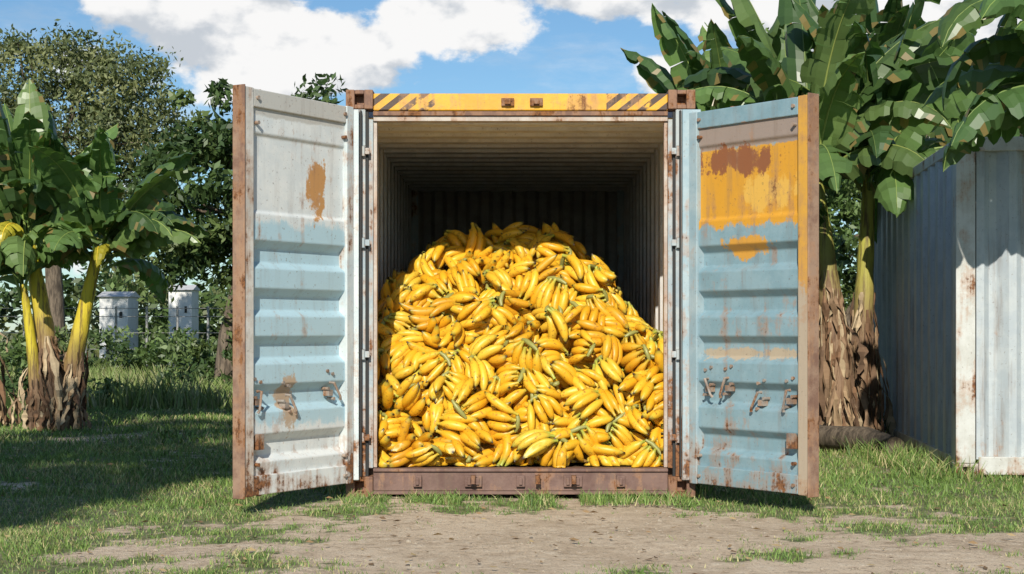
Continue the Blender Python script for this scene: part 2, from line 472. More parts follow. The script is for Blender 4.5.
hst_r = paint('hinge_stile_paint_blue', (0.27, 0.38, 0.43), (0.36, 0.45, 0.48), 0.60, streaks=0.6, bottom=(0.1, 0.6), seed=27)

def door(name, hinge, ang, m_, L, z1, panel_m, free_m, stile_m, z0=0.105):
    e = empty(name, (hinge[0], hinge[1], 0), ang)
    T = 0.082
    def yb(a, b_): return (-m_*a, -m_*b_)
    mb = MB()
    mb.box(0.0, 0.075, *yb(0, T), z0, z1)
    mb.obj('hinge_stile', stile_m, e, 0.006)
    mb = MB(); mb.box(L-0.085, L, *yb(0, T), z0, z1); mb.obj('free_stile', free_m, e, 0.006)
    mb = MB(); mb.box(0.076, L-0.086, *yb(0.004, T-0.004), z1-0.12, z1-0.004); mb.box(0.076, L-0.086, *yb(0.004, T-0.004), z0+0.004, z0+0.13)
    mb.obj('top_and_bottom_rails', panel_m, e, 0.006)
    mb = MB(); mb.box(L+0.001, L+0.014, *yb(-0.006, T+0.012), z0-0.01, z1+0.01)
    mb.obj('free_edge_gasket_strip', strip_m, e, 0.004)
    zs = [(z0+0.13, 0.028)]
    for zc in (0.42, 0.74, 1.05, 1.36, 1.67):
        zs += [(zc-0.10, 0.018), (zc-0.06, 0.070), (zc+0.03, 0.070), (zc+0.08, 0.018)]
    zs += [(1.92, 0.022), (1.94, 0.038), (2.42, 0.038), (2.44, 0.022), (z1-0.12, 0.022)]
    V = []
    for (z, d) in zs: V += [(0.076, -m_*d, z), (L-0.086, -m_*d, z)]
    mb = MB(); mb.add(V, [(2*i, 2*i+1, 2*i+3, 2*i+2) for i in range(len(zs)-1)])
    o = mb.obj('corrugated_panel', panel_m, e, 0.008)
    mb = MB()
    for x in (0.3, 0.85):
        mb.tube([(x, -m_*(T+0.04), z0-0.02), (x, -m_*(T+0.04), z1+0.02)], 0.017, 10)
        for z in (0.25, 0.9, 1.6, 2.3, 2.6): mb.box(x-0.035, x+0.035, *yb(T+0.001, T+0.06), z-0.03, z+0.03)
    mb.obj('lock_rods', rust_m, e)
    mb = MB(); Rk = random.Random(int(L*1000))
    for x in ((0.24, 0.70, L-0.14) if m_ > 0 else (0.17, 0.36, 0.66, L-0.17)):
        z = 0.78 + Rk.uniform(-0.06, 0.06)
        for (bx, dz) in ((-.03, -0.09), (.03, -.02), (-.02, 0.08), (.035, .10)):
            mb.tube([(x+bx, m_*(-0.06), z+dz), (x+bx, m_*(-0.004), z+dz)], 0.011, 7)
        mb.box(x-0.022, x+0.024, m_*(-0.06), m_*-0.008, z-0.07, z-0.03)
        a = Rk.uniform(-0.8, 0.8)
        mb.tube([(x, -m_*.02, z+.02), (x, m_*.016, z+.02), (x+math.sin(a)*.12, m_*.020, z+.02-math.cos(a)*.12), (x+math.sin(a)*.14, m_*.008, z+.02-math.cos(a)*.14)], [.010, .010, .009, .011], 7)
    for x in (0.10, L-0.12):
        for z in (z0+0.06, z1-0.06, z0+0.2, 2.5):
            mb.tube([(x, -m_*0.03, z), (x, m_*0.012, z)], 0.012, 8)
    for z in (0.45,):
        x = L-0.15; mb.box(x-0.03, x+0.03, m_*(-0.05), m_*0.004, z-0.05, z+0.05)
    mb.obj('handles_and_bolts', hw_m, e, 0.002)
    return e

hw_m = paint('hardware_metal', (0.16, 0.12, 0.10), (0.34, 0.30, 0.26), 0.75, streaks=0.5, rough=0.6, seed=4)
left_m = paint('left_door_paint', (0.74, 0.76, 0.74), (0.64, 0.68, 0.68), 0.40, zones=[
    (-0.2, 1.4, 0.55, 1.88, (0.42, 0.59, 0.66), 0.20), (0.28, 0.46, 1.95, 2.36, (0.52, 0.27, 0.10), 1.5), (0.60, 0.76, 0.5, 0.95, (0.46, 0.35, 0.25), 1.4), (-.2, 1.4, 2.55, 3, (0.52,0.51,0.47), .15)],
    streaks=0.4, bottom=(0.1, 0.55), seed=1)
lfree = paint('left_free_stile_paint', (0.68, 0.66, 0.61), (0.54, 0.51, 0.46), 0.6, streaks=0.6, bottom=(0.1, 0.8), seed=31)
right_m = paint('right_door_paint', (0.20, 0.32, 0.37), (0.25, 0.37, 0.42), 0.44, zones=[
    (0.0, 1.6, 1.87, 2.42, (0.66, 0.32, 0.03), 0.35), (0.45, 1.0, 1.95, 2.2, (.72, .42, .08), 1.4), (0.30, 0.70, 1.66, 1.80, (0.62, 0.31, 0.05), 1.5), (-0.1, 1.0, 0.97, 1.06, (0.44, 0.36, 0.26), 1.4),
    (-0.1, 1.5, 2.40, 2.56, (0.32, 0.25, 0.21), 0.4), (0.05, 0.75, 2.22, 2.42, (0.27, 0.10, 0.04), 1.5)],
    streaks=0.7, bottom=(0.05, 0.4), seed=6)
rfree = paint('right_free_stile_paint', (0.68, 0.36, 0.05), (0.56, 0.30, 0.08), 0.45, zones=[(0.5, 1.5, 0, 1.5, (0.44, 0.36, 0.27), 0.4)], streaks=0.5, bottom=(0.1, 0.5), seed=14)
angL = math.atan2(-0.96, -0.60)
dl = door('container_door', (-1.16, -0.07), angL, 1, 1.12, 2.72, left_m, lfree, hst_l)
angR = math.atan2(-0.87, 0.68)
dr = door('container_door.001', (1.17, -0.07), angR, -1, 1.08, 2.68, right_m, rfree, hst_r)
for (sx, mat_, nm) in ((-1, hst_l, 'hinge_post'), (1, hst_r, 'hinge_post_blue')):
    mb = MB(); mb.box(sx*1.255, sx*1.125, -0.062, -0.004, 0.125, 2.705)
    mb.obj(nm, mat_, cont, 0.006)
    mb = MB(); mb.box(sx*1.118, sx*1.108, -0.05, -0.004, 0.15, 2.70); mb.obj('post_seal', rubber, cont)
    mb = MB()
    for z in (0.42, 1.0, 1.78, 2.42):
        mb.tube([(sx*1.098, -0.022, z-0.035), (sx*1.098, -0.022, z+0.035)], 0.012, 10)
        mb.box(sx*1.095, sx*1.055, -0.018, -0.001, z-0.022, z+0.022)
    mb.obj('hinges', frame_m, cont, 0.003)

# ------------------------------------------------------------------ second container
white_m = paint('white_container_paint', (0.40, 0.45, 0.48), (0.48, 0.52, 0.53), 0.24, streaks=1.0, bottom=(0, 0.2), seed=40)
white_f = paint('white_container_frame_paint', (0.60, 0.61, 0.58), (0.50, 0.50, 0.46), 0.58, streaks=0.7, bottom=(0, 0.15), seed=44)
c2 = empty('white_shipping_container', (3.44, 1.4, 0), -math.radians(6))
W2 = 2.44; H2 = 2.7; L2 = 6.05
mb = MB(); pr = corr_profile(0.15, L2-0.1, .40, .05, .14, .06)
corr_wall(mb, 'y', pr, 0.012, 1, 0.15, H2-0.06); corr_wall(mb, 'y', pr, W2-0.012, -1, 0.15, H2-0.06)
pf = corr_profile(0.16, W2-0.16, 0.25, 0.05, 0.06, 0.045)
corr_wall(mb, 'x', pf, 0.02, 1, 0.15, H2-0.06)
corr_wall(mb, 'x', pf, L2-0.02, -1, 0.15, H2-0.06)
corr_roof(mb, corr_profile(0.1, L2-0.1, 0.21, 0.03, 0.06, 0.045), 0.05, W2-0.05, H2-0.05, 1)
mb.obj('corrugated_walls', white_m, c2)
mb = MB()
for x0 in (0, W2-0.15):
    for y0 in (0, L2-0.15): mb.box(x0, x0+0.15, y0, y0+0.15, 0.12, H2-0.12)
for x0 in (0.006, W2-0.066):
    mb.box(x0, x0+0.06, 0.16, L2-0.16, H2-0.10, H2-0.01); mb.box(x0, x0+0.06, 0.16, L2-0.16, 0.03, 0.16)
for y0 in (0.006, L2-0.066):
    mb.box(0.176, W2-0.176, y0, y0+0.06, H2-0.12, H2-0.01); mb.box(0.176, W2-0.176, y0, y0+0.06, 0.03, 0.17)
for (x, sx) in ((-0.004, 1), (W2+0.004, -1)):
    for (z0, z1) in ((0, 0.118), (H2-0.118, H2)):
        casting(mb, x, -0.006, z0, z1, sx, 1); casting(mb, x, L2+0.006, z0, z1, sx, -1)
mb.obj('frame', white_f, c2, 0.005)

# ------------------------------------------------------------------ bananas
TX = [-1.15, -1.05, -.96, -.75, -.41, -.03, .34, .6, .74, .9, 1.02, 1.15]
TZ = [1.16, 1.32, 1.50, 1.76, 1.88, 1.94, 1.90, 1.72, 1.44, 1.20, 1.00, .76]
RY = [0.0, .08, .2, .5, 1.0, 1.45, 1.7, 2.2, 3.0, 4.2]
RZ = [.2, .30, .55, .95, 1.50, 1.87, 2.0, 1.95, 1.4, .2]
def ph(x, y):
    top = float(np.interp(x, TX, TZ)); r = float(np.interp(y, RY, RZ))
    r *= 1.0 - 0.08*(x > 0)*x
    k = 12.0
    h = -math.log(math.exp(-k*top)+math.exp(-k*r))/k
    h += 0.10*mnoise.noise((x*2.1, y*2.1, 5.0)) + 0.05*mnoise.noise((x*6, y*6, 1.0))
    return max(0.2, h)

def banana_geo(Lb, Rb, arc, nr=11, ns=7):
    ts = np.array([0, .06, .14, .24, .36, .5, .64, .77, .88, .955, 1.0])
    rp = np.array([.36, .30, .42, .78, .97, 1.0, .98, .86, .58, .25, .17])
    V = []; T = []
    p = np.zeros(3); pos = []; dirs = []
    prev = 0
    for t in ts:
        d = (t-prev)*Lb; prev = t
        am = arc*max(0, t-0.08)
        dv = np.array([math.cos(am), 0, -math.sin(am)])
        p = p+dv*d; pos.append(p.copy()); dirs.append(dv)
    for i, (p, dv) in enumerate(zip(pos, dirs)):
        n = np.array([dv[2]*-1, 0, dv[0]]); s = np.array([0, 1, 0])
        for k in range(ns):
            a = 2*math.pi*k/ns + 0.3
            V.append(p+(n*math.cos(a)+s*math.sin(a)*0.94)*Rb*rp[i]); T.append(ts[i])
    F = []
    for i in range(nr-1):
        for k in range(ns):
            k2 = (k+1) % ns; F.append((i*ns+k, i*ns+k2, (i+1)*ns+k2, (i+1)*ns+k))
    c0 = len(V); V.append(pos[-1]+dirs[-1]*0.003); T.append(1.0)
    for k in range(0, ns-1, 2): F.append(((nr-1)*ns+k, (nr-1)*ns+k+1, (nr-1)*ns+(k+2) % ns, c0))
    return np.array(V), np.array(F), np.array(T)

def rotz(a): c, s = math.cos(a), math.sin(a); return np.array([[c, -s, 0], [s, c, 0], [0, 0, 1]])
def rotx(a): c, s = math.cos(a), math.sin(a); return np.array([[1, 0, 0], [0, c, -s], [0, s, c]])
def roty(a): c, s = math.cos(a), math.sin(a); return np.array([[c, 0, s], [0, 1, 0], [-s, 0, c]])

hands = []
for v in range(26):
    VV = []; FF = []; CC = []; nb = 0
    rows = [(R.choice([1, 2, 3, 4, 4, 5, 5]), 0.0, 1.0), (R.choice([1, 1, 2, 3]), -0.05, 0.8)]
    arc0 = R.uniform(0.6, 1.35)
    for (n, zo, sc) in rows:
        for i in range(n):
            c = i-(n-1)/2
            Lb = R.uniform(.165, .235)*sc; Rb = R.uniform(.0235, .0295)
            V, F, T = banana_geo(Lb, Rb, arc0*R.uniform(.7, 1.3))
            V = V @ rotx(R.uniform(-.4, .4)-c*0.18).T
            V = V @ roty(-R.uniform(.0, .5) + (0.2 if zo < 0 else 0)).T
            V = V @ rotz(c*R.uniform(.14, .27)+R.uniform(-.15, .15)).T
            V = V + np.array([R.uniform(-.012, .012), c*0.028, zo - 0.007*c*c])
            cr = R.random()
            FF.append(F+nb); nb += len(V); VV.append(V)
            CC.append(np.stack([T, np.full(len(T), cr), np.zeros(len(T))], 1))
    n = rows[0][0]; w_ = max(n, 1.3)*0.027*0.42
    V, F = tube([(-.002, -w_, -.024), (-.010, -w_*.4, -.018), (-.010, w_*.4, -.018), (-.002, w_, -.024)], [.008, .013, .013, .008], 7, False)
    V = np.array(V); VV.append(V); FF.append(np.array(F)+nb); nb += len(V)
    CC.append(np.stack([np.full(len(V), -0.1), np.full(len(V), .5), np.zeros(len(V))], 1))
    VV = np.concatenate(VV); VV[:, 0] -= 0.10; VV[:, 2] += 0.02
    hands.append((VV, np.concatenate(FF), np.concatenate(CC)))

def try_pt(p, r, cells):
    k = tuple(int(math.floor(c/r)) for c in p)
    for dx in (-1, 0, 1):
        for dy in (-1, 0, 1):
            for dz in (-1, 0, 1):
                for q in cells.get((k[0]+dx, k[1]+dy, k[2]+dz), ()):
                    if (q-p).length < r: return False
    cells.setdefault(k, []).append(p); return True

allV = []; allF = []; allC = []; nb = 0; cnt = 0
for (layer, off, rmin, tries) in ((0, -0.15, 0.165, 7000), (1, -0.03, 0.145, 14000)):
    cells = {}
    for _ in range(tries):
        x = R.uniform(-1.06, 1.06)
        y = R.uniform(0.10, 2.6)
        h = ph(x, y)
        if y < 0.3: h = R.uniform(0.24, h)
        e = 0.05
        nrm = Vector((-(ph(x+e, y)-ph(x-e, y))/(2*e), -(ph(x, y+e)-ph(x, y-e))/(2*e), 1)).normalized()
        p = Vector((x, y, h))+nrm*off
        if p.y < 0.12: p.y = 0.12+R.random()*0.05
        if not try_pt(p, rmin, cells): continue
        z = (nrm + Vector((R.gauss(0, .6), R.gauss(0, .6), R.gauss(0, .6)))).normalized()
        if R.random() < 0.18: z = (z - nrm*2*z.dot(nrm)).normalized()
        down = Vector((R.gauss(0, 1.0), -.3, -.3+R.gauss(0, 1.0)))
        xx = (down - z*down.dot(z)).normalized(); yy = z.cross(xx)
        M = np.array([[xx.x, yy.x, z.x], [xx.y, yy.y, z.y], [xx.z, yy.z, z.z]])
        HV, HF, HC = hands[R.randrange(len(hands))]
        s = R.uniform(1.22, 1.5)
        V = (HV*s) @ M.T + np.array(p) + np.array(nrm)*R.uniform(-0.05, 0.05)
        lim = np.where(V[:, 1] < 0.16, 0.995, 1.130)
        V[:, 0] = np.clip(V[:, 0], -lim, lim)
        V[:, 1] = np.maximum(V[:, 1], 0.01+0.012*np.sin(V[:, 2]*40))
        V[:, 2] = np.maximum(V[:, 2], 0.206)
        c = HC.copy(); c[:, 2] = R.random()
        allV.append(V); allF.append(HF+nb); allC.append(c); nb += len(V); cnt += 1
print('hands', cnt, 'faces', sum(len(f) for f in allF))
m, nt, b = newmat('banana_peel')
t_, r_, h_ = sep(nt, attr(nt)); co = objco(nt)
base = mix(nt, r_, (0.74, 0.37, 0.012), (0.82, 0.50, 0.035))
base = mix(nt, mr(nt, h_, 0.0, 0.3, 0.7, 0), base, (0.56, 0.25, 0.010))
base = mix(nt, mr(nt, h_, 0.80, 1.0, 0, 0.45), base, (0.62, 0.52, 0.07))
n = nz(nt, co, 34, 4, 0.68)
base = mix(nt, mr(nt, n, 0.55, 0.66, 0, 0.7), base, (0.24, 0.105, 0.02))
gr = mth(nt, 'MULTIPLY', mr(nt, t_, 0.30, 0.05), mr(nt, h_, 0.1, 0.9, 0.45, 1.0))
base = mix(nt, gr, base, (0.38, 0.41, 0.06))
base = mix(nt, mth(nt, 'MULTIPLY', mr(nt, t_, 0.82, 0.93), .7), base, (0.33, 0.31, 0.05))
base = mix(nt, mr(nt, t_, 0.92, 0.98), base, (0.055, 0.03, 0.012))
base = mix(nt, mr(nt, t_, 0.0, -0.08), base, (0.30, 0.29, 0.08))
nt.links.new(base, b.inputs['Base Color']); b.inputs['Roughness'].default_value = 0.42
bump(nt, b, n, 0.15, 0.005)
fast_mesh('banana_pile', np.concatenate(allV), np.concatenate(allF), m, smooth=True, col=np.concatenate(allC))
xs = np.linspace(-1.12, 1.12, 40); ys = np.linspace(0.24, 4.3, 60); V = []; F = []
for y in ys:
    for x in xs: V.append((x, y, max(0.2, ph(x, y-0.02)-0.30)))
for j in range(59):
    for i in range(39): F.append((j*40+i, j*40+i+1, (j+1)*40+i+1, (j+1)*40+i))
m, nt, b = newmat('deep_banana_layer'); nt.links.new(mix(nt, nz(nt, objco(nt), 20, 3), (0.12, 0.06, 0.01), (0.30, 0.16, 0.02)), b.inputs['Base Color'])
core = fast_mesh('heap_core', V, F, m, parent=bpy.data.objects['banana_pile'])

# ------------------------------------------------------------------ foliage trees
bark_m, nt, b = newmat('bark'); co = objco(nt); n = nz(nt, vmul(nt, co, (6, 6, 1.2)), 3, 5, 0.7)
nt.links.new(mix(nt, mr(nt, n, .35, .65), (0.06, 0.045, 0.032), (0.20, 0.155, 0.11)), b.inputs['Base Color']); b.inputs['Roughness'].default_value = .9; bump(nt, b, n, .7, .03)
fol_m = leafmat('foliage', 0.22, 0.5)

def leaves_mesh(cent, rad, nper, size, cols, droop=0.0):
    k = len(cent); n = k*nper
    u = rng.normal(size=(n, 3)); u /= np.linalg.norm(u, axis=1)[:, None]
    r = rng.uniform(0, 1, n)**0.5
    ci = np.repeat(np.arange(k), nper)
    P = cent[ci] + u*r[:, None]*rad[ci][:, None]*np.array([1, 1, 0.75])
    d = rng.normal(size=(n, 3)); d[:, 2] -= droop; d /= np.linalg.norm(d, axis=1)[:, None]
    e = np.cross(d, u+rng.normal(size=(n, 3))*0.7); e /= (np.linalg.norm(e, axis=1)[:, None]+1e-6)
    s = size*rng.uniform(0.6, 1.4, n)[:, None]
    V = np.stack([P-d*s, P+e*s*0.42, P+d*s, P-e*s*0.42], 1).reshape(-1, 3)
    F = np.arange(n*4).reshape(-1, 4)
    cols = np.array(cols); cc = cols[rng.integers(0, len(cols), k)][ci]*rng.uniform(0.7, 1.3, (n, 1))
    return V, F, np.repeat(cc, 4, axis=0)

def tree(name, loc, blobs, clumps, nper, crad, size, cols, tr=0.15, droop=0.0, nbr=26):
    e = empty(name, loc)
    cs = []
    vol = np.array([b_[3]*b_[4]*b_[5] for b_ in blobs]); pr_ = vol/vol.sum()
    for _ in range(clumps):
        b_ = blobs[rng.choice(len(blobs), p=pr_)]
        u = rng.normal(size=3); u /= np.linalg.norm(u); r = rng.uniform(0.35, 1.0)**0.6
        cs.append((b_[0]+u[0]*b_[3]*r, b_[1]+u[1]*b_[4]*r, b_[2]+u[2]*b_[5]*r))
    cs = np.array(cs); cs[:, 2] = np.maximum(cs[:, 2], 0.15)
    rad = rng.uniform(0.5, 1.25, len(cs))*crad
    V, F, C = leaves_mesh(cs, rad, nper, size, cols, droop)
    fast_mesh('leaves', V, F, fol_m, e, col=C)
    zm = cs[:, 2].mean(); cx = cs[:, 0].mean(); cy = cs[:, 1].mean()
    mb = MB(); top = cs[:, 2].max()*0.8
    tp = [Vector((0, 0, -0.1)), Vector((cx*.15, cy*.15, zm*.35)), Vector((cx*.6, cy*.6, zm*.75)), Vector((cx, cy, top))]
    mb.tube(tp, [tr*1.3, tr, tr*.7, tr*.15], 9)
    for i in range(nbr):
        c = Vector(cs[rng.integers(0, len(cs))]); t = R.uniform(.3, .9)
        a = tp[1].lerp(tp[3], t); mid = a.lerp(c, .5)+Vector((0, 0, -.1*abs(c.x-a.x)))
        mb.tube([a, mid, c], [tr*.4*(1-t*.5), tr*.22, tr*.06], 5, False)
    mb.obj('trunk_and_limbs', bark_m, e, smooth=True)
    return e

DK = [(0.06, 0.105, 0.03), (0.08, 0.13, 0.038), (0.045, 0.085, 0.025), (0.12, 0.17, 0.05)]
OL = [(0.17, 0.20, 0.08), (0.13, 0.16, 0.065), (0.22, 0.24, 0.10), (0.10, 0.13, 0.05)]
LT = [(0.13, 0.20, 0.06), (0.16, 0.23, 0.08), (0.09, 0.15, 0.04)]
tree('broadleaf_tree', (-5.1, 16.5, 0), [(-.1, 0, 3.5, 1.6, 1.4, 1.6), (.9, 0, 2.8, 1.3, 1.2, 1.6), (-1.0, 0, 2.8, .9, 1.0, 1.1), (.2, 0, 4.7, 1.2, 1.0, .9), (1.7, .2, 4.4, 0.9, .8, 1.1), (1.9, 0.3, 2.9, .9, .9, 1.6), (1.2, 0, 1.4, 1.2, 1, 1), (.3, 0, 1.3, .9, .8, .6)], 330, 75, 0.38, 0.085, DK, .17)
tree('feathery_tree', (-10.2, 24, 0), [(0, 0, 5.4, 2.6, 1.8, 2.1), (1.4, 0, 6.4, 1.5, 1.3, 1.2), (-1.7, 0, 6.3, 1.8, 1.4, 1.5), (2.3, 0, 4.6, 1.2, 1.2, 1.6), (-2.2, 0, 3.6, 2.2, 1.2, 1.4), (.6, 0, 7.2, 1.2, .8, .7)], 440, 105, 0.5, 0.06, OL, .2, droop=.5)
tree('slender_tree', (4.4, 19, 0), [(0, 0, 5.2, 1.1, 1, 1.5), (.3, 0, 6.2, .7, .7, .7), (-.2, 0, 3.4, 1.3, 1, 1.5), (1.2, 0, 4, 1.0, 1, 1.8)], 170, 75, 0.36, 0.075, LT, .13)
tree('broadleaf_tree.001', (6.5, 21, 0), [(0, 0, 3.8, 2.8, 1.8, 2.4), (-2.5, 0, 2.4, 1.8, 1.2, 1.7), (2.5, 0, 4.5, 2.2, 1.5, 2.4), (6, 0, 3.6, 3, 1.5, 2.6)], 280, 70, .5, .11, DK, .2)

cs = []; 
for _ in range(400):
    x = R.uniform(-26, 26); y = 36+R.uniform(-2, 3)+abs(x)*.1; h = 3.0+1.6*mnoise.noise((x*.25, 0, 3))+1.1*mnoise.noise((x*.8, 0, 3))
    cs.append((x, y, R.uniform(.2, max(.5, h))))
V, F, C = leaves_mesh(np.array(cs), rng.uniform(.5, 1.1, len(cs)), 80, 0.16, DK+LT+OL)
fast_mesh('distant_trees', V, F, fol_m, col=C)
cs = []
for _ in range(60):
    x = R.uniform(-6.2, -3.2); y = R.uniform(15.5, 20); cs.append((x, y, R.uniform(.1, .85)))
for _ in range(130):
    x = R.uniform(-12.5, -5.6); y = R.uniform(22, 26.5); cs.append((x, y, R.uniform(.05, .95+.5*mnoise.noise((x*1.1, 5, 5)))))
for _ in range(80):
    x = R.uniform(1.6, 4.4); y = R.uniform(7.5, 11); cs.append((x, y, R.uniform(.1, 2.5)))
for _ in range(40):
    x = R.uniform(-10, -6.3); y = R.uniform(10, 14); cs.append((x, y, R.uniform(.1, .4) if x > -7.4 else R.uniform(.1, 1.7)))
V, F, C = leaves_mesh(np.array(cs), rng.uniform(.2, .45, len(cs)), 90, 0.07, DK+LT)
fast_mesh('undergrowth_shrubs', V, F, fol_m, col=C)

# tall tree standing behind the photographer; its crown shades the lawn on the left
k = 10.5/math.tan(SE)
tx, ty = -4.35+AZ.x*k, 2.3+AZ.y*k
tree('tall_tree', (tx, ty, 0), [(0.1, 0, 10.5, 1.9, 2.6, 2.4), (-1.7, -1, 10.0, 1.9, 2.2, 2.6), (-3.6, 0, 10.8, 2.2, 2.5, 2.8), (0.5, 0.6, 8.9, 1.5, 1.4, 1.0), (0.2, .8, 13, 1.8, 1.6, 1.0)], 500, 62, .55, .15, DK, .16, nbr=16)

# ------------------------------------------------------------------ banana plants
bleaf_m = leafmat('banana_leaf', 0.30, 0.34)
dry_m = leafmat('dry_banana_leaf', 0.0, 0.85, True)
stem_m, nt, b = newmat('banana_pseudostem')
co = objco(nt); a = attr(nt); n = nz(nt, vmul(nt, co, (14, 14, 1.0)), 2, 5, .65)
c = mix(nt, mr(nt, n, .45, .65, 0, .85), a, (0.10, 0.05, 0.025)); nt.links.new(c, b.inputs['Base Color']); b.inputs['Roughness'].default_value = .6; bump(nt, b, n, .6, .02)
rib_m, nt, b = newmat('leaf_rib'); nt.links.new(attr(nt), b.inputs['Base Color']); b.inputs['Roughness'].default_value = .5

class LB:
    def __init__(s): s.V = []; s.F = []; s.C = []
    def quad(s, a, b_, c, d, col):
        k = len(s.V); s.V += [a, b_, c, d]; s.F.append((k, k+1, k+2, k+3)); s.C += [col]*4

def banana_leaf(lb, rib, p0, az, e0, L, droop, width, col, tear=0.3, fold=0.35, sidebend=0.0):
    N = 30; pts = []; tans = []; p = Vector(p0)
    for i in range(N+1):
        t = i/N; e = e0-droop*t**1.6; a = az+sidebend*t
        d = Vector((math.cos(a)*math.cos(e), math.sin(a)*math.cos(e), math.sin(e)))
        pts.append(p.copy()); tans.append(d); p = p+d*(L/N)
    rad = [max(.004, .020*(1-i/N)) for i in range(N+1)]
    V, F = tube(pts[::2], rad[::2], 6, False)
    rib[0].append((V, F, [min(1, col[0]*1.7+.02), min(1, col[1]*1.35+.02), col[2]*1.2]))
    roll = R.uniform(-.6, .6)
    for side in (-1, 1):
        i = int(N*.14)
        while i < N:
            ln = R.randint(1, 3) if R.random() < tear*1.6 else R.randint(3, 7)
            j = min(N, i+ln)
            fo = fold + R.uniform(-.35, .5)*(.35+tear*2.2) ; sh = R.uniform(.08, .35)
            gw = R.uniform(.9, 1.06); shade = R.uniform(.85, 1.15)
            cc = tuple(v*shade for v in col)
            rows = []
            for q in range(i, j+1):
                t = q/N; tt = (t-.14)/.86
                wd = width*.5*min(1, (max(tt, 0.0)/.10)**.6)*(max(0, 1-max(0, (tt-.45)/.55)**2.1))**.8*gw
                tg = tans[q]; a_ = az+sidebend*t
                sd_ = Vector((-math.sin(a_), math.cos(a_), 0))
                nm = sd_.cross(tg)*-1
                s2 = sd_*math.cos(roll)+nm*math.sin(roll); n2 = nm*math.cos(roll)-sd_*math.sin(roll)
                base = pts[q]; row = [base]
                for u in (0.34, .68, 1.0):
                    f_ = .15 - (fo+.25)*u*1.1
                    o = (s2*side*math.cos(f_)+n2*math.sin(f_))*wd*u + tg*sh*wd*u
                    pull = 1-(0.14 if (q in (i, j) and u == 1.0) else 0)
                    o *= pull
                    o += Vector((0, 0, .014*math.sin(q*2.1+u*3)))
                    row.append(base+o)
                rows.append(row)
            for r0, r1 in zip(rows[:-1], rows[1:]):
                k1 = R.uniform(.93, 1.07)
                for u in range(3):
                    c_ = tuple(v*k1 for v in cc)
                    if u == 2 and R.random() < .14: c_ = (.26, .20, .07)
                    lb.quad(r0[u], r0[u+1], r1[u+1], r1[u], c_)
            i = j

